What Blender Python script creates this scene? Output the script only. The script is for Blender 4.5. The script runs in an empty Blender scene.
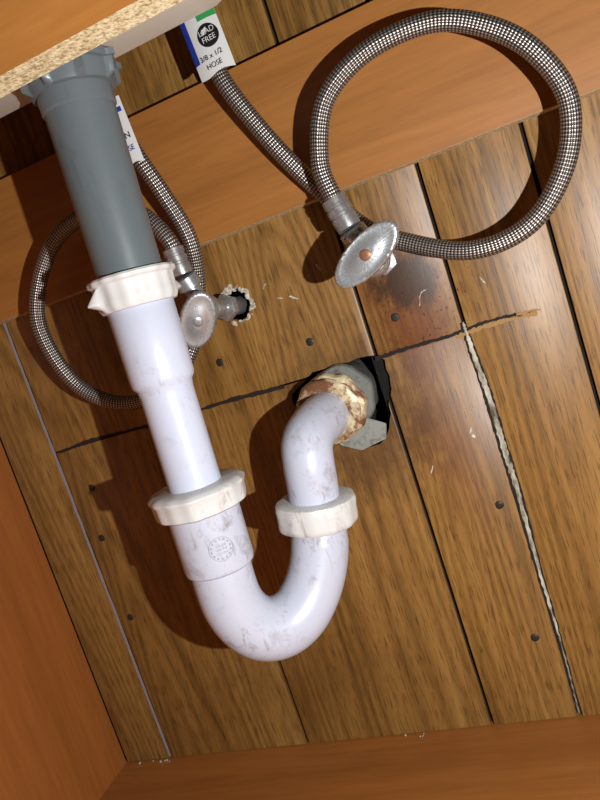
import bpy, bmesh, math, random
from mathutils import Vector, Matrix, noise
random.seed(7)
S=bpy.context.scene
COL=bpy.context.collection
def mm(*p): return Vector(p)/1000.0
def lin(c,k=1.0):
    r=[]
    for v in c:
        v/=255.0
        r.append(k*(v/12.92 if v<=.04045 else ((v+.055)/1.055)**2.4))
    return (r[0],r[1],r[2],1)
K=.68
def lw_(c): return lin(c,K)

# ---------------------------------------------------------------- materials
class M:
    def __init__(s,name,rough=.5,metal=0,spec=.5):
        s.m=bpy.data.materials.new(name); s.m.use_nodes=True
        s.nt=s.m.node_tree; s.n=s.nt.nodes; s.b=s.n['Principled BSDF']
        s.b.inputs['Roughness'].default_value=rough
        s.b.inputs['Metallic'].default_value=metal
        s.b.inputs['Specular IOR Level'].default_value=spec
        s.tc=s.n.new('ShaderNodeTexCoord')
    def link(s,a,b): s.nt.links.new(a,b)
    def mapping(s,scale,src='Object',off=None):
        mp=s.n.new('ShaderNodeMapping'); s.link(s.tc.outputs[src],mp.inputs[0])
        mp.inputs['Scale'].default_value=scale
        if off is not None: s.link(off,mp.inputs['Location'])
        return mp.outputs[0]
    def noise(s,vec,scale,detail=4,rough=.55,dist=0):
        t=s.n.new('ShaderNodeTexNoise'); s.link(vec,t.inputs['Vector'])
        t.inputs['Scale'].default_value=scale; t.inputs['Detail'].default_value=detail
        t.inputs['Roughness'].default_value=rough; t.inputs['Distortion'].default_value=dist
        return t.outputs['Fac']
    def ramp(s,fac,stops):
        r=s.n.new('ShaderNodeValToRGB'); s.link(fac,r.inputs[0])
        e=r.color_ramp.elements
        e[0].position=stops[0][0]; e[0].color=stops[0][1]
        e[1].position=stops[-1][0]; e[1].color=stops[-1][1]
        for p,c in stops[1:-1]:
            x=e.new(p); x.color=c
        return r.outputs[0]
    def mix(s,fac,a,b,mode='MIX'):
        x=s.n.new('ShaderNodeMix'); x.data_type='RGBA'; x.blend_type=mode
        for v,i in ((fac,0),(a,6),(b,7)):
            if isinstance(v,(int,float)): x.inputs[i].default_value=v
            elif isinstance(v,tuple): x.inputs[i].default_value=v
            else: s.link(v,x.inputs[i])
        return x.outputs[2]
    def math(s,op,a,b=None,clamp=False):
        x=s.n.new('ShaderNodeMath'); x.operation=op; x.use_clamp=clamp
        for v,i in ((a,0),(b,1)):
            if v is None: continue
            if isinstance(v,(int,float)): x.inputs[i].default_value=v
            else: s.link(v,x.inputs[i])
        return x.outputs[0]
    def color(s,c):
        if isinstance(c,tuple): s.b.inputs['Base Color'].default_value=c
        else: s.link(c,s.b.inputs['Base Color'])
    def bump(s,h,strength=.3,dist=.001):
        b=s.n.new('ShaderNodeBump'); b.inputs['Strength'].default_value=strength
        b.inputs['Distance'].default_value=dist
        s.link(h,b.inputs['Height']); s.link(b.outputs[0],s.b.inputs['Normal'])
G=lambda v:(v,v,v,1)

def wood(name,dark,mid,light,axis='z',rough=.4,fine=1.0,pores=True,island=True,spec=.5,scale=1.0):
    w=M(name,rough,0,spec)
    st={'z':(1,1,.07),'x':(.07,1,1),'y':(1,.07,1)}[axis]
    st=tuple(v*scale for v in st)
    off=None
    if island:
        g=w.n.new('ShaderNodeNewGeometry')
        cx=w.n.new('ShaderNodeCombineXYZ')
        w.link(w.math('MULTIPLY',g.outputs['Random Per Island'],13.0),cx.inputs[0])
        w.link(w.math('MULTIPLY',g.outputs['Random Per Island'],7.0),cx.inputs[2])
        off=cx.outputs[0]
    v=w.mapping(st,'Object',off)
    big=w.noise(v,22,3,.5,.6)
    med=w.noise(v,190,6,.7,.6)
    slow=w.noise(v,7,2,.45,.3)
    bands=w.math('FRACT',w.math('MULTIPLY',slow,38))
    bands=w.math('ABSOLUTE',w.math('SUBTRACT',bands,.5))
    f=w.math('ADD',w.math('MULTIPLY',big,.42),w.math('MULTIPLY',med,.40))
    f=w.math('ADD',f,w.math('MULTIPLY',bands,.32*fine))
    c=w.ramp(f,[(.32,dark),(.49,mid),(.68,light)])
    if pores:
        vp=w.mapping(tuple(a*b for a,b in zip(st,(1,1,1.0))),'Object',off)
        p=w.noise(vp,700,2,.5,.1)
        pm=w.ramp(p,[(.54,G(0)),(.64,G(1))])
        c=w.mix(w.math('MULTIPLY',pm,.55),c,tuple(x*.36 for x in dark[:3])+(1,))
        w.bump(w.math('SUBTRACT',1.0,pm),.08,.0004)
    w.cur=c
    w.color(c)
    return w

pan=wood('wood_paneling',lw_((112,79,34)),lw_((156,112,54)),lw_((182,138,74)),'z',.43)
def blob(w,cx,cz,rx,rz,soft):
    sep=w.n.new('ShaderNodeSeparateXYZ'); w.link(w.tc.outputs['Object'],sep.inputs[0])
    dx=w.math('DIVIDE',w.math('SUBTRACT',sep.outputs[0],cx),rx); dz=w.math('DIVIDE',w.math('SUBTRACT',sep.outputs[2],cz),rz)
    d=w.math('SQRT',w.math('ADD',w.math('MULTIPLY',dx,dx),w.math('MULTIPLY',dz,dz)))
    nz=w.noise(w.mapping((1,1,.6)),45,5,.7)
    d=w.math('ADD',d,w.math('MULTIPLY',w.math('SUBTRACT',nz,.5),1.9))
    return w.math('MULTIPLY',w.math('SUBTRACT',1.0,d),1/soft,True)
c=pan.cur
c=pan.mix(pan.math('MULTIPLY',blob(pan,-.092,-.02,.045,.085,.6),.72),c,lw_((116,58,24)))
c=pan.mix(pan.math('MULTIPLY',blob(pan,-.095,-.14,.036,.12,.8),.5),c,lw_((134,76,34)))
c=pan.mix(pan.math('MULTIPLY',blob(pan,-.165,-.11,.090,.090,.6),.68),c,lw_((84,52,26)))
c=pan.mix(pan.math('MULTIPLY',blob(pan,-.088,-.004,.034,.032,.4),.85),c,lw_((52,34,22)))
c=pan.mix(pan.math('MULTIPLY',blob(pan,-.30,-.36,.14,.08,.8),.4),c,lw_((100,66,32)))
# crusty rust flecks on the stained plank
fl=pan.noise(pan.mapping((1,1,.8)),330,3,.6,.3)
c=pan.mix(pan.math('MULTIPLY',pan.ramp(fl,[(.60,G(0)),(.66,G(1))]),blob(pan,-.085,-.02,.055,.06,.5)),c,lw_((40,24,16)))
sc=pan.noise(pan.mapping((1,1,1)),60,6,.75,.5)
c=pan.mix(pan.ramp(sc,[(.67,G(0)),(.80,G(.4))]),c,lw_((196,184,160)))
pan.color(c)

cleatm=wood('cleat_veneer',lw_((160,104,48)),lw_((182,120,58)),lw_((194,134,70)),'x',.42,.25,False,False)
sidem=wood('side_veneer',lw_((164,96,40)),lw_((184,110,50)),lw_((194,122,58)),'z',.45,.2,False,False)
floorm=wood('floor_veneer',lw_((162,100,44)),lw_((184,116,54)),lw_((196,128,64)),'x',.45,.25,False,False)
pb=M('particleboard_edge',.9); n1=pb.noise(pb.mapping((1,1,1)),420,3,.7)
pb.color(pb.ramp(n1,[(.35,lin((150,124,84),.8)),(.5,lin((210,190,146),.75)),(.65,lin((236,222,188),.75))])); pb.bump(n1,.6,.001)
crackm=M('split_crack_dark',.9); crackm.color(lin((26,16,10)))
pale=M('exposed_caulk',.8); nn=pale.noise(pale.mapping((1,1,.3)),160,4,.7)
pale.color(pale.ramp(nn,[(.36,lin((74,66,50))),(.48,lin((140,136,120))),(.62,lin((184,182,168)))])); pale.bump(nn,.4,.001)
grayline=M('worn_groove_gray',.7); grayline.color(lin((136,128,134)))
cav=M('wall_cavity_dark',1); cav.color(lin((12,10,9)))
chipm=M('chipped_wood',.85); chipm.color(lin((146,112,68)))
plasterm=M('plaster_chip',.85); pn=plasterm.noise(plasterm.mapping((1,1,1)),300,4,.7)
plasterm.color(plasterm.ramp(pn,[(.4,lin((140,130,114))),(.6,lin((204,198,186)))])); plasterm.bump(pn,.5,.001)

def plastic(name,base,stain,amount=.35,rough=.28,spots=45,lo=.52):
    w=M(name,rough,0,.5)
    a=w.noise(w.mapping((1,1,1)),spots,6,.75,.6)
    b=w.noise(w.mapping((1,1,1)),12,3,.5)
    m=w.math('MULTIPLY',w.ramp(a,[(lo,G(0)),(lo+.2,G(1))]),w.ramp(b,[(.40,G(0)),(.60,G(1))]))
    c=w.mix(w.math('MULTIPLY',m,amount),base,stain)
    # lengthwise dirt scratches
    s=w.noise(w.mapping((1,1,.12)),260,3,.6,.4)
    c=w.mix(w.math('MULTIPLY',w.math('MULTIPLY',w.ramp(s,[(.60,G(0)),(.68,G(1))]),w.ramp(b,[(.45,G(0)),(.6,G(1))])),amount*.6),c,stain)
    w.color(c)
    w.link(w.math('ADD',w.math('MULTIPLY',a,.25),rough-.1),w.b.inputs['Roughness'])
    return w.m
pvc=plastic('pvc_white',lin((207,213,232),.8),lin((140,116,92),.7),.4)
pvc_u=plastic('pvc_white_dirty',lin((204,209,226),.78),lin((124,98,72),.7),.7,.3,75)
nutm=plastic('nut_white_plastic',lin((224,225,224),.78),lin((140,104,72),.7),.65,.35,60)
grayp=plastic('gray_abs_plastic',lin((104,114,118),.76),lin((70,76,78),.7),.4,.3)
cream=plastic('sink_cream_enamel',lin((214,208,196),.8),lin((150,130,100),.8),.3,.35)

def metal(name,base,spot,rough=.25,amount=.6,scale=120,met=1.0,bump=.1,lo=.48,hi=.62):
    w=M(name,rough,met)
    a=w.noise(w.mapping((1,1,1)),scale,6,.75,.4)
    msk=w.ramp(a,[(lo,G(0)),(hi,G(1))])
    w.color(w.mix(w.math('MULTIPLY',msk,amount),base,spot))
    w.link(w.math('ADD',w.math('MULTIPLY',msk,.3),rough),w.b.inputs['Roughness'])
    w.bump(a,bump,.0004)
    return w.m
chrome=metal('chrome_worn',lin((200,204,208)),lin((88,88,86)),.26,.75,420,.78,.18,.52,.60)
chromed=metal('chrome_dull',lin((170,174,178)),lin((92,92,90)),.3,.6,240,.7,.15)
steel=metal('ferrule_steel',lin((170,170,170)),lin((84,82,80)),.28,.5,200,.75)
rust=metal('corroded_brass',lin((200,186,152)),lin((104,58,26)),.45,.95,42,.25,.5,.45,.57)
galv=metal('galvanized_gray',lin((128,132,128)),lin((74,56,42)),.42,.85,60,.4,.4,.44,.58)
screwm=metal('screw_copper',lin((130,88,64)),lin((80,52,36)),.45,.5,200,.4)
nailm=metal('nail_head_dark',lin((52,44,36)),lin((24,18,14)),.5,.5,300,.4)

br=M('braided_stainless',.34,.75)
uv=br.n.new('ShaderNodeSeparateXYZ'); br.link(br.tc.outputs['UV'],uv.inputs[0])
A=br.math('MULTIPLY',uv.outputs[0],2*math.pi*11); B=br.math('MULTIPLY',uv.outputs[1],2*math.pi*185)
s1=br.math('SINE',br.math('ADD',A,B)); s2=br.math('SINE',br.math('SUBTRACT',A,B))
w1=br.math('MULTIPLY',s1,s2)
ww=br.math('ADD',br.math('MULTIPLY',w1,.5),.5)
br.color(br.ramp(ww,[(.15,lin((56,50,47))),(.5,lin((104,97,92))),(.9,lin((196,190,184)))]))
br.bump(ww,.5,.0012)
br=br.m
lw=M('label_white',.5); lw.color(lin((214,216,216),.85)); lb=M('label_blue',.45); lb.color(lin((28,52,140)))
lg=M('label_green',.45); lg.color(lin((44,140,70))); lk=M('label_black',.45); lk.color(lin((14,14,16)))

# ---------------------------------------------------------------- mesh helpers
def finish(bm,name,mats,parent=None,smooth=True,angle=40):
    me=bpy.data.meshes.new(name); bm.to_mesh(me); bm.free()
    o=bpy.data.objects.new(name,me); COL.objects.link(o)
    for m in mats: me.materials.append(m.m if isinstance(m,M) else m)
    if smooth:
        me.shade_smooth() if hasattr(me,'shade_smooth') else None
        try: me.set_sharp_from_angle(angle=math.radians(angle))
        except Exception: pass
    if parent: o.parent=parent
    return o
def empty(name):
    e=bpy.data.objects.new(name,None); e.empty_display_size=.03; COL.objects.link(e); return e
def box(bm,x0,x1,y0,y1,z0,z1,bev=0,mat=0):
    r=bmesh.ops.create_cube(bm,size=1)
    vs=r['verts']
    for v in vs:
        v.co=Vector(((x0+x1)/2+v.co.x*(x1-x0),(y0+y1)/2+v.co.y*(y1-y0),(z0+z1)/2+v.co.z*(z1-z0)))
    fs={f for v in vs for f in v.link_faces}
    for f in fs: f.material_index=mat
    if bev:
        es={e for v in vs for e in v.link_edges}
        bmesh.ops.bevel(bm,geom=list(es),offset=bev,segments=2,affect='EDGES',profile=.5)
def catmull(pts,n):
    P=[Vector(p) for p in pts]; P=[2*P[0]-P[1]]+P+[2*P[-1]-P[-2]]
    out=[]
    for i in range(1,len(P)-2):
        for k in range(n):
            t=k/n
            a,b,c,d=P[i-1],P[i],P[i+1],P[i+2]
            out.append(.5*((2*b)+(c-a)*t+(2*a-5*b+4*c-d)*t*t+(3*b-a-3*c+d)*t**3))
    out.append(P[-2].copy()); return out
def sweep(bm,path,rad,seg=32,cap=True,mat=0):
    uvl=bm.loops.layers.uv.verify()
    n=len(path); T=[]
    for i in range(n):
        T.append((path[min(i+1,n-1)]-path[max(i-1,0)]).normalized())
    up=Vector((0.1,1,.05)); N=(up-up.dot(T[0])*T[0]).normalized()
    rings=[];d=0;D=[0]
    for i in range(n):
        if i: 
            d+=(path[i]-path[i-1]).length; D.append(d)
            N=(N-N.dot(T[i])*T[i]).normalized()
        Bn=T[i].cross(N); r=rad(i/(n-1)) if callable(rad) else rad
        rings.append([bm.verts.new(path[i]+r*(math.cos(a)*N+math.sin(a)*Bn)) for a in [2*math.pi*k/seg for k in range(seg)]])
    for i in range(n-1):
        for k in range(seg):
            k2=(k+1)%seg
            f=bm.faces.new((rings[i][k],rings[i][k2],rings[i+1][k2],rings[i+1][k])); f.material_index=mat
            us=(k/seg,(k+1)/seg,(k+1)/seg,k/seg); vs=(D[i],D[i],D[i+1],D[i+1])
            for l,u,v in zip(f.loops,us,vs): l[uvl].uv=(u,v)
    if cap:
        bm.faces.new(rings[0][::-1]).material_index=mat; bm.faces.new(rings[-1]).material_index=mat
def lathe(bm,origin,axis,prof,seg=48,mod=None,mat=0,cap=True,scl=(1,1),roll=0):
    ax=Vector(axis).normalized(); up=Vector((0,0,1)) if abs(ax.z)<.8 else Vector((0,1,0))
    N=(up-up.dot(ax)*ax).normalized(); Bn=ax.cross(N)
    if roll:
        R=Matrix.Rotation(roll,3,ax); N=R@N; Bn=R@Bn
    O=Vector(origin); rings=[]
    for d,r in prof:
        ring=[]
        for k in range(seg):
            a=2*math.pi*k/seg; rr=r*(mod(a,d) if mod else 1)
            ring.append(bm.verts.new(O+ax*d+rr*(math.cos(a)*scl[0]*N+math.sin(a)*scl[1]*Bn)))
        rings.append(ring)
    for i in range(len(rings)-1):
        for k in range(seg):
            k2=(k+1)%seg
            bm.faces.new((rings[i][k],rings[i][k2],rings[i+1][k2],rings[i+1][k])).material_index=mat
    if cap:
        bm.faces.new(rings[0][::-1]).material_index=mat; bm.faces.new(rings[-1]).material_index=mat
    bmesh.ops.recalc_face_normals(bm,faces=bm.faces)
def MMp(l): return [(a/1000,b/1000) for a,b in l]

# ---------------------------------------------------------------- room shell
gx=[-.560,-.4985,-.328,-.1335,-.0527,.0323,.118,.235,.34]
bm=bmesh.new()
g=.0016
for i in range(len(gx)-1):
    x0,x1=gx[i]+g,gx[i+1]-g
    spans=((-.4305,-.0608),(-.0596,.46)) if 1<=i<=3 else ((-.4305,.46),)
    for z0,z1 in spans:
        box(bm,x0,x1,0,.006,z0,z1,.0009)
wall=finish(bm,'wall_back',[pan,cav],None,True,30)
def ragged(cx,cz,rx,rz,seed,n=40,amp=.16,y0=-.02,y1=.03):
    bm=bmesh.new(); a=[];b=[]
    for k in range(n):
        t=2*math.pi*k/n
        q=1+amp*noise.noise(Vector((math.cos(t)*1.6+seed,math.sin(t)*1.6,seed)))*2+random.uniform(-.03,.03)
        x=cx+rx*q*math.cos(t); z=cz+rz*q*math.sin(t)
        a.append(bm.verts.new((x,y0,z))); b.append(bm.verts.new((x,y1,z)))
    bm.faces.new(a); bm.faces.new(b[::-1])
    for k in range(n):
        k2=(k+1)%n; bm.faces.new((a[k],b[k],b[k2],a[k2]))
    bmesh.ops.recalc_face_normals(bm,faces=bm.faces)
    return finish(bm,'cutter',[],None,False)
for args in ((-.173,-.091,.050,.040,3.3),(-.2455,.024,.0150,.0150,8.1,28)):
    cu=ragged(*args)
    md=wall.modifiers.new('b','BOOLEAN'); md.object=cu; md.operation='DIFFERENCE'; md.solver='EXACT'
    bpy.context.view_layer.update()
    me=bpy.data.meshes.new_from_object(wall.evaluated_get(bpy.context.evaluated_depsgraph_get()))
    wall.modifiers.clear(); wall.data=me
    bpy.data.objects.remove(cu)
bm=bmesh.new(); bm.from_mesh(wall.data); box(bm,-.56,.34,.05,.056,-.431,.46,0,1)
box(bm,-.56,-.50,.0062,.0075,-.43,.46,0,1)
for x in gx[1:-1]: box(bm,x-.006,x+.006,.0062,.0072,-.43,.46,0,1)
for (a,b) in ((-.56,-.24),(-.12,.0)): box(bm,a,b,.0074,.0084,-.068,-.052,0,1)
bm.to_mesh(wall.data); bm.free()
if len(wall.data.materials)<2:
    wall.data.materials.clear(); wall.data.materials.append(pan.m); wall.data.materials.append(cav.m)

def ribbon(bm,pts,wfun,y=-.0005,n=14,mat=0,jit=.0006):
    P=catmull([Vector((x,y,z)) for x,z in pts],n); prev=None
    for i,p in enumerate(P):
        t=i/(len(P)-1); T=(P[min(i+1,len(P)-1)]-P[max(i-1,0)]).normalized(); s=Vector((-T.z,0,T.x))
        w=wfun(t)
        a=bm.verts.new(p+s*(w+random.uniform(-jit,jit))); b=bm.verts.new(p-s*(w+random.uniform(-jit,jit)))
        if prev: bm.faces.new((prev[0],a,b,prev[1])).material_index=mat
        prev=(a,b)
bm=bmesh.new()
ribbon(bm,[(-.492,-.061),(-.45,-.0585),(-.40,-.060),(-.34,-.061),(-.29,-.0595),(-.225,-.0615)],lambda t:.0010+.0011*abs(math.sin(t*9)))
ribbon(bm,[(-.135,-.061),(-.10,-.0598),(-.0666,-.060),(-.03,-.0575),(.003,-.0600)],lambda t:.0013*(1-.6*t)+.0005)
finish(bm,'trim_seam_crack',[crackm],wall,False)
bm=bmesh.new()
ribbon(bm,[(-.062,-.0625),(-.03,-.0605),(0,-.0625),(.006,-.061)],lambda t:.0018,-.0008,14,0,.0010)
ribbon(bm,[(-.010,-.0595),(.0,-.0590),(.009,-.0605)],lambda t:.0014*(1-t)+.0004,-.0008,10,0,.0006)
finish(bm,'seam_chipped_edge',[chipm],wall,False)
bm=bmesh.new()
cr=[(-.0535,-.052),(-.0528,-.073),(-.0505,-.119),(-.0505,-.169),(-.0500,-.212),(-.0515,-.284),(-.0515,-.353),(-.0535,-.426)]
ribbon(bm,cr,lambda t:.0021+.0025*math.sin(math.pi*min(1,t*1.15))*(1-.35*t),-.0006,16,1,.0005)
ribbon(bm,[(x+.0003,z) for x,z in cr],lambda t:.0007+.0020*max(0,math.sin(math.pi*min(1,t*1.2)))*(1-.5*t),-.0010,16,0,.0006)
finish(bm,'split_groove',[pale,crackm],wall,False)
bm=bmesh.new()
ribbon(bm,[(-.4985,.085),(-.4985,-.1),(-.4985,-.428)],lambda t:.0017,-.0004,20,0,.0004)
finish(bm,'groove_worn_line',[grayline],wall,False)
bm=bmesh.new()
for pts,w in (([(-.072,-.142),(-.0735,-.148),(-.071,-.152)],.0014),([(-.193,.016),(-.186,.011)],.0010),([(-.205,.018),(-.199,.016)],.0007),([(-.160,.035),(-.158,.028)],.0006),([(-.215,.03),(-.21,.034)],.0006),([(-.03,-.02),(-.026,-.028)],.0005),([(-.084,-.028),(-.080,-.018),(-.074,-.016)],.0005),([(-.118,-.175),(-.114,-.168)],.0006)):
    ribbon(bm,pts,lambda t:w*(.4+.6*math.sin(math.pi*t)),-.0006,5,0,.0003)
finish(bm,'paint_chips',[plasterm],wall,False)
bm=bmesh.new()
for k in range(22):
    t=-2.0+4.2*k/21
    r=.0155+random.uniform(-.0012,.0018); s=random.uniform(.0016,.0038)
    m=Matrix.Translation((-.2455+r*math.cos(t),.0006,.024+r*math.sin(t)))@Matrix.Rotation(random.uniform(0,3),4,'Y')@Matrix.Diagonal((1.3,.35,.8,1))
    bmesh.ops.create_icosphere(bm,subdivisions=2,radius=s,matrix=m)
for v in bm.verts: v.co+=Vector((noise.noise(v.co*600),noise.noise(v.co*600+Vector((5,5,5)))*.4,noise.noise(v.co*600+Vector((9,1,1)))))*.0007
finish(bm,'plaster_rim',[plasterm],wall,True)

bm=bmesh.new(); box(bm,-.578,-.560,-.78,.0,-.431,.46); finish(bm,'wall_left',[sidem],None,False)
bm=bmesh.new(); box(bm,-.578,.34,-.78,.01,-.449,-.431); finish(bm,'floor',[floorm],None,False)
bm=bmesh.new(); box(bm,-.560,.34,-.016,-.0002,.085,.2105,.0004)
for f in bm.faces:
    if abs(f.normal.z)>.7: f.material_index=1
finish(bm,'trim_1',[cleatm,pb],None,False)
bm=bmesh.new(); box(bm,-.560,.34,-.318,-.300,.142,.30)
for f in bm.faces:
    if abs(f.normal.z)>.7: f.material_index=1
finish(bm,'trim_2',[cleatm,pb],None,False)
bm=bmesh.new(); box(bm,-.50,-.13,-.2995,-.112,.2135,.34,.010)
finish(bm,'sink_basin',[cream],None,True,40)

bm=bmesh.new()
for k in range(12):
    x=random.choice([-.50,-.49,-.51,-.22,-.21,-.53])+random.uniform(-.01,.01); s=random.uniform(.0007,.0018)
    bmesh.ops.create_icosphere(bm,subdivisions=1,radius=s,matrix=Matrix.Translation((x,-random.uniform(.002,.006),-.4308+s*.6)))
finish(bm,'floor_debris',[plasterm],None,False)

bm=bmesh.new()
for x,z in ((-188,-29),(-280,-22),(-107,-31),(-68,-217),(-482,-257),(-480,-163),(-469,-107),(-72,-347)):
    lathe(bm,(x/1000,.001,z/1000),(0,-1,0),MMp([(0,3.8),(1.4,3.8),(2.0,3.0),(2.0,1.2),(1.5,.9)]),14,lambda a,d:1+.06*math.sin(3*a))
finish(bm,'wall_nails',[nailm],None,True)

# ---------------------------------------------------------------- drain
trap=empty('sink_drain_trap')
p0=mm(-247,-150,205); p1=mm(-266,-150,-170)
AX=(p1-p0).normalized()
def on(z): 
    t=(z/1000-p0.z)/(p1.z-p0.z); return p0+(p1-p0)*t
def lugs(n,amp,w=.22,d0=None,d1=None):
    def f(a,d):
        if d0 is not None and not(d0<=d<=d1): return 1
        ph=(a*n/(2*math.pi))%1; ph=min(ph,1-ph)
        x=max(0,1-ph/w); return 1+amp*(x*x*(3-2*x))
    return f
bm=bmesh.new()
lathe(bm,on(213),AX,MMp([(0,27),(0,32),(3,33.5),(7,33.5),(7.5,31),(17,30.2),(20,29.5),(21,26)]),120,lugs(8,.15,.16,.001,.018))
finish(bm,'flange_nut',[grayp],trap)
bm=bmesh.new()
lathe(bm,on(195),AX,MMp([(0,26.5),(14,26.2),(15.5,24.8),(132,23.8),(133,22.8)]),64)
finish(bm,'gray_tailpiece',[grayp],trap)
bm=bmesh.new()
def ears(a,d):
    r=1.0
    for c0 in (-2.55,.55):
        x=(a-c0+math.pi)%(2*math.pi)-math.pi
        q=max(0,1-abs(x)/.22); 
        if .006<d<.019: r+=.30*q*q*(3-2*q)
    return r*(1+.012*math.sin(16*a))
lathe(bm,on(64),AX,MMp([(0,25),(0,31),(1.5,32.4),(4,32.4),(5,30.4),(6,29.8),(15,29.4),(17,29.8),(21,29.2),(24,27.5),(25,22)]),128,ears)
finish(bm,'slip_nut_upper',[nutm],trap)
bm=bmesh.new()
lathe(bm,on(41),AX,MMp([(0,23),(2,24.6),(55,24.0),(58,23.4),(61,21),(67,20.2),(146,20.2)]),64)
finish(bm,'extension_tube',[pvc],trap)
bm=bmesh.new()
lathe(bm,on(-98),AX,MMp([(0,21),(0,33),(1.5,36),(3,37.6),(5,37.4),(6.5,36),(15,35.4),(18,35),(19.5,33),(20,27)]),120,lambda a,d:1+.010*math.sin(14*a)+(.05*max(0,math.cos(a*2+.6))**10))
finish(bm,'slip_nut_lower',[nutm],trap)
bm=bmesh.new()
lathe(bm,on(-114),AX,MMp([(0,24),(0,27.8),(47,27.4),(50,26.8),(52,24),(53,23)]),64)
finish(bm,'trap_inlet_hub',[pvc_u],trap)
pts=[mm(*q) for q in [(-265.5,-150,-160),(-267,-150,-180),(-267.5,-148,-198),(-264,-143.5,-215),(-256,-136,-228),(-244,-126,-233),(-231,-115,-229),(-219,-104,-216),(-209.5,-96,-198),(-203.5,-91,-178),(-200,-90,-159),(-195.5,-90,-134),(-193,-89.5,-117),(-191.5,-84,-104),(-189,-70,-97),(-185,-48,-93),(-182,-20,-92)]]
path=catmull(pts,10)
def rj(t):
    return (.0238+.0012*math.exp(-((t-.28)/.1)**2)) if t<.55 else (.0238-.0028*min(1,(t-.55)/.06))
bm=bmesh.new(); sweep(bm,path,rj,56); finish(bm,'j_bend',[pvc_u],trap,True,60)
ax2=(mm(-194,-90,-128)-mm(-203,-90,-183)).normalized()
bm=bmesh.new()
lathe(bm,mm(-200,-90,-166),ax2,MMp([(-3,24),(-3,30),(-1,31.8),(2,32.2),(10,32),(16,32.6),(19,31.8),(20,29),(20,21)]),110,lambda a,d:1+.010*math.sin(12*a)+.07*max(0,math.cos(a-2.2))**14)
finish(bm,'slip_nut_riser',[nutm],trap)
bm=bmesh.new()
hc=on(-140); vd=(Vector((0,-.6,0))-hc); vd=(vd-vd.dot(AX)*AX).normalized(); sd=AX.cross(vd).normalized()
def onhub(u,v,o=.0003):
    a=u/.0276; return hc+AX*v+(vd*math.cos(a)+sd*math.sin(a))*(.0277+o)
def arc(cx,cy,r,a0,a1,n,w=.0005):
    prev=None
    for k in range(n+1):
        t=a0+(a1-a0)*k/n
        q=[bm.verts.new(onhub(cx+rr*math.cos(t),cy+rr*math.sin(t))) for rr in (r,r+w)]
        if prev: bm.faces.new((prev[0],q[0],q[1],prev[1]))
        prev=q
arc(-.004,.004,.0088,0,2*math.pi,36,.0004)
for k in range(14): arc(-.004,.004,.0068,k*.449,k*.449+.22,3,.0011)
for dy in (-.003,0,.003): 
    for k in range(4): arc(-.0075+k*.0022,.004+dy,.0005,0,4.5,6,.0004)
markm=M('mould_mark_gray',.5); markm.color(lin((160,160,174),.85))
finish(bm,'moulded_mark',[markm],trap,False)

# ---------------------------------------------------------------- wall drain fitting
fit=empty('wall_drain_fitting')
bm=bmesh.new()
lathe(bm,mm(-181,-38,-90),(0,1,0),MMp([(0,22),(0,27),(1.5,29),(5,28.6),(6,25.5),(12,25.5),(13,29.5),(16,31.5),(20,31.5),(22,28),(29,27),(30,25)]),120,lambda a,d:1+.05*noise.noise(Vector((math.cos(a)*4,math.sin(a)*4,d*140)))+(.03*math.cos(8*a) if .0125<d<.0215 else 0))
finish(bm,'corroded_ring',[rust],fit)
bm=bmesh.new()
lathe(bm,mm(-174,-8,-86),(0,1,0),MMp([(0,24),(0,29),(2,30.5),(6,30.5),(8,28),(60,27)]),64,lambda a,d:1+.03*math.sin(6*a)+.03*noise.noise(Vector((math.cos(a)*3,math.sin(a)*3,1))))
finish(bm,'galvanized_stub',[galv],fit)
bm=bmesh.new()
V=[(-192,-8,-112),(-158,-10,-108),(-142,-6,-119),(-147,-3,-133),(-172,-4,-138),(-190,-5,-128)]
a=[bm.verts.new(mm(*v)) for v in V]; b=[bm.verts.new(mm(v[0],v[1]+2,v[2])) for v in V]
bm.faces.new(a); bm.faces.new(b[::-1])
for k in range(6): bm.faces.new((a[k],b[k],b[(k+1)%6],a[(k+1)%6]))
bmesh.ops.recalc_face_normals(bm,faces=bm.faces)
bmesh.ops.bevel(bm,geom=list(bm.edges),offset=.0007,segments=2,affect='EDGES')
galv2=metal('galvanized_flap',lin((160,168,164)),lin((96,92,84)),.4,.7,110,.4,.3)
finish(bm,'metal_flap',[galv2],fit,True)

# ---------------------------------------------------------------- hoses
def hose(name,pts,r):
    e=empty(name)
    bm=bmesh.new(); sweep(bm,catmull([mm(*p) for p in pts],12),r,28); finish(bm,'braided_tube',[br],e,True,80)
    return e
hr=hose('braided_supply_hose',[(-176,-52,330),(-176,-50,257),(-176,-48,210),(-171,-46,182),(-150,-38,128),(-127,-30,84),(-104,-25,48),(-77,-28,27),(-29,-40,3),(17,-45,7),(50,-50,38),(63,-55,79),(51,-60,116),(26,-60,145),(-10,-60,164),(-59,-60,164),(-98,-60,144),(-116,-60,105),(-115,-60,77),(-111,-60,60)],.0073)
hl=hose('braided_supply_hose',[(-275,-64,330),(-272,-62,240),(-269,-60,193),(-261,-58,160),(-254,-52,129),(-250,-40,90),(-263,-26,52),(-283,-26,8),(-319,-35,-26),(-368,-40,-30),(-408,-45,1),(-421,-50,60),(-402,-50,103),(-365,-50,133),(-318,-50,139),(-280,-55,122),(-263,-56,96),(-259,-55,76)],.0070)
def ferrule(parent,a,b,r):
    a=mm(*a); b=mm(*b); L=(b-a).length*1000; bm=bmesh.new()
    lathe(bm,a,b-a,MMp([(0,r-1.2),(0,r),(L*.2,r),(L*.22,r-.7),(L*.3,r-.7),(L*.32,r+.2),(L*.5,r+.2),(L*.52,r-.7),(L*.6,r-.7),(L*.62,r),(L*.8,r+.1),(L,r-.4)]),40)
    finish(bm,'crimp_ferrule',[steel],parent)
ferrule(hr,(-115,-60,74),(-109.5,-60,49),10)
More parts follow.
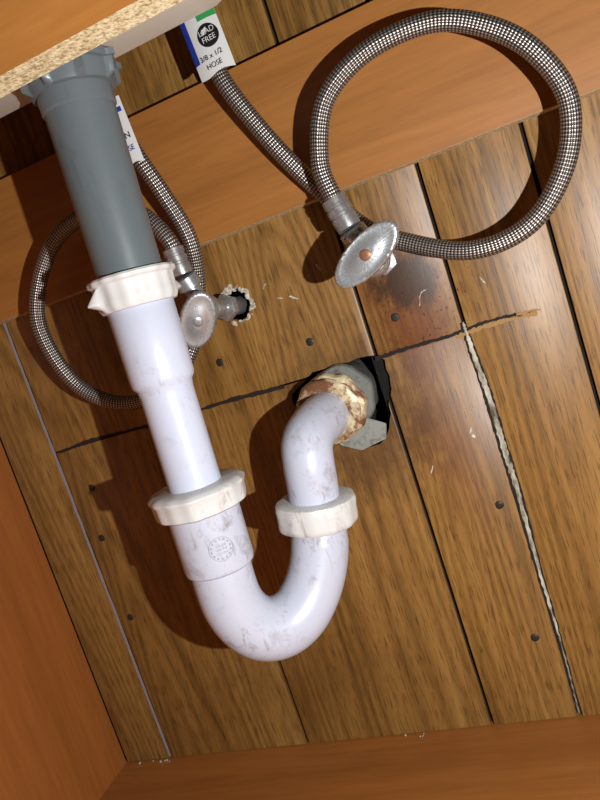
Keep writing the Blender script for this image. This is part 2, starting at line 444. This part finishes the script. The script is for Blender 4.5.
ferrule(hl,(-261,-56,84),(-260,-55,61),9.2)

def valve(name,wallp,body,inlet,hcen,hn,roll,ra,rb,cm):
    e=empty(name)
    W=mm(*wallp); Bp=mm(*body); I=mm(*inlet); H=mm(*hcen)
    bm=bmesh.new(); sweep(bm,catmull([W+mm(0,20,0),W,Bp],6),.0085,28)
    lathe(bm,W+mm(0,-14,0),Bp-W,MMp([(0,12.5),(6,12.5),(7,10.5)]),6)
    finish(bm,'stub_out',[steel],e)
    bm=bmesh.new()
    bmesh.ops.create_uvsphere(bm,u_segments=32,v_segments=20,radius=.0135,matrix=Matrix.Translation(Bp))
    li=(I-Bp).length*1000; lh=(H-Bp).length*1000
    lathe(bm,Bp,I-Bp,MMp([(0,9),(9,9),(10,8),(li-12,8),(li-11,11),(li-1.5,11),(li-.5,9.5)]),36)
    lathe(bm,Bp,H-Bp,MMp([(0,11),(12,11),(13,9),(lh-4,7)]),36)
    finish(bm,'valve_body',[cm],e)
    bm=bmesh.new()
    n=Vector(hn).normalized()
    lathe(bm,H-n*.004,n,[(0,ra*.80),(.0008,ra*.95),(.002,ra),(.0045,ra),(.0062,ra*.975),(.0070,ra*.90),(.0066,ra*.82),(.0070,ra*.5),(.0082,ra*.3),(.0082,ra*.2)],160,lambda a,d:1+.008*math.sin(30*a),scl=(1,rb/ra),roll=roll)
    finish(bm,'oval_handle',[cm],e,True,50)
    bm=bmesh.new(); lathe(bm,H+n*.0034,n,MMp([(0,4.4),(1.2,4.4),(1.8,3.2),(1.8,.8),(1.2,.6)]),24); finish(bm,'handle_screw',[screwm if cm is chrome else cm],e)
    return e
valve('shutoff_valve',(-100,0,18),(-101,-50,20),(-109,-60,48),(-98,-88,24),(.02,-1,-.02),math.radians(-62),.0310,.0145,chrome)
valve('shutoff_valve',(-248,0,24),(-256,-44,28),(-260,-55,60),(-254,-70,20),(.45,-1,-.45),math.radians(-28),.0255,.0155,chromed)

# ---------------------------------------------------------------- hose labels
def label(parent,base,dirv,width,length,pieces,curv=14,texts=()):
    d=Vector(dirv).normalized(); n0=Vector((0,-1,0)); s=n0.cross(d).normalized(); n=d.cross(s).normalized()
    if n.y>0: n=-n
    if s.x<0: s=-s
    bm=bmesh.new()
    def P(u,v,o): return mm(*base)+d*v+s*u+n*(o-curv*u*u)
    def sheet(u0,u1,v0,v1,o,m,nu=8,nv=4):
        g=[[bm.verts.new(P(u0+(u1-u0)*i/nu,v0+(v1-v0)*j/nv+.0012*math.sin(7*i/nu)*(j==nv and o==0),o)) for i in range(nu+1)] for j in range(nv+1)]
        for j in range(nv):
            for i in range(nu): bm.faces.new((g[j][i],g[j][i+1],g[j+1][i+1],g[j+1][i])).material_index=m
    def disc(u,v,r,o,m):
        c=[bm.verts.new(P(u+r*math.cos(2*math.pi*k/28),v+r*math.sin(2*math.pi*k/28),o)) for k in range(28)]
        bm.faces.new(c).material_index=m
    sheet(-width/2,width/2,0,length,0,0)
    for q in pieces:
        if q[0]=='r': sheet(*q[1:5],q[6] if len(q)>6 else .0003,q[5])
        else: disc(*q[1:4],.0004,q[4])
    finish(bm,'paper_label',[lw,lb,lg,lk],parent,True)
    for txt,u,v,size,m in texts:
        cu=bpy.data.curves.new('print','FONT'); cu.body=txt; cu.size=size; cu.align_x='CENTER'; cu.align_y='CENTER'
        t=bpy.data.objects.new('label_print',cu); COL.objects.link(t)
        mt=Matrix((s,-d,n)).transposed().to_4x4(); mt.translation=P(u,v,.0009)
        bpy.context.view_layer.update()
        me=bpy.data.meshes.new_from_object(t.evaluated_get(bpy.context.evaluated_depsgraph_get())); bpy.data.objects.remove(t)
        me.transform(mt); me.materials.clear(); me.materials.append(m.m)
        o=bpy.data.objects.new('label_print',me); COL.objects.link(o); o.parent=parent
label(hr,(-177,-61,272),(.06,.0,-1),.031,.076,
  [('r',-.0155,-.0105,0,.064,1),('r',.000,.0155,0,.036,2),('d',.004,.048,.0088,3),
   ('r',-.009,-.003,.014,.015,3),('r',-.009,-.003,.018,.019,3),('r',-.009,-.003,.022,.023,3)],14,
  [('18',.008,.029,.010,lw),('LEAD\nFREE',.004,.048,.0058,lw),('3/8 x 1/2',0.001,.063,.0055,lk),('HOSE',.001,.070,.0055,lk)])
label(hl,(-266,-71,210),(.05,0,-1),.022,.054,[('r',-.011,-.003,0,.026,1),('r',.0,.009,.008,.012,1)],14,[('20 IN',.001,.032,.007,lk),('HOSE',.001,.042,.006,lb)])

# ---------------------------------------------------------------- light and camera
def point(name,loc,power,rad,col):
    l=bpy.data.lights.new(name,'POINT'); l.energy=power; l.shadow_soft_size=rad; l.color=col
    o=bpy.data.objects.new(name,l); o.location=loc; COL.objects.link(o)
R=Vector((.906,.2838,-.3139)); U=Vector((.2589,.2150,.9416)); Bk=Vector((.3348,-.9344,.1213))
camloc=Vector((0,-.6,0))
point('phone_flash',camloc+R*.16-U*.03+Bk*.03,22,.004,(1,.99,.975))
wd=bpy.data.worlds.new('world'); S.world=wd; wd.use_nodes=True
wd.node_tree.nodes['Background'].inputs[0].default_value=(1,.95,.9,1); wd.node_tree.nodes['Background'].inputs[1].default_value=.004
cd=bpy.data.cameras.new('camera'); cd.lens=30.96; cd.sensor_width=36; cd.clip_start=.01
co=bpy.data.objects.new('camera',cd); COL.objects.link(co)
mt=Matrix((R,U,Bk)).transposed().to_4x4(); mt.translation=camloc; co.matrix_world=mt
S.camera=co
S.view_settings.view_transform='Standard'
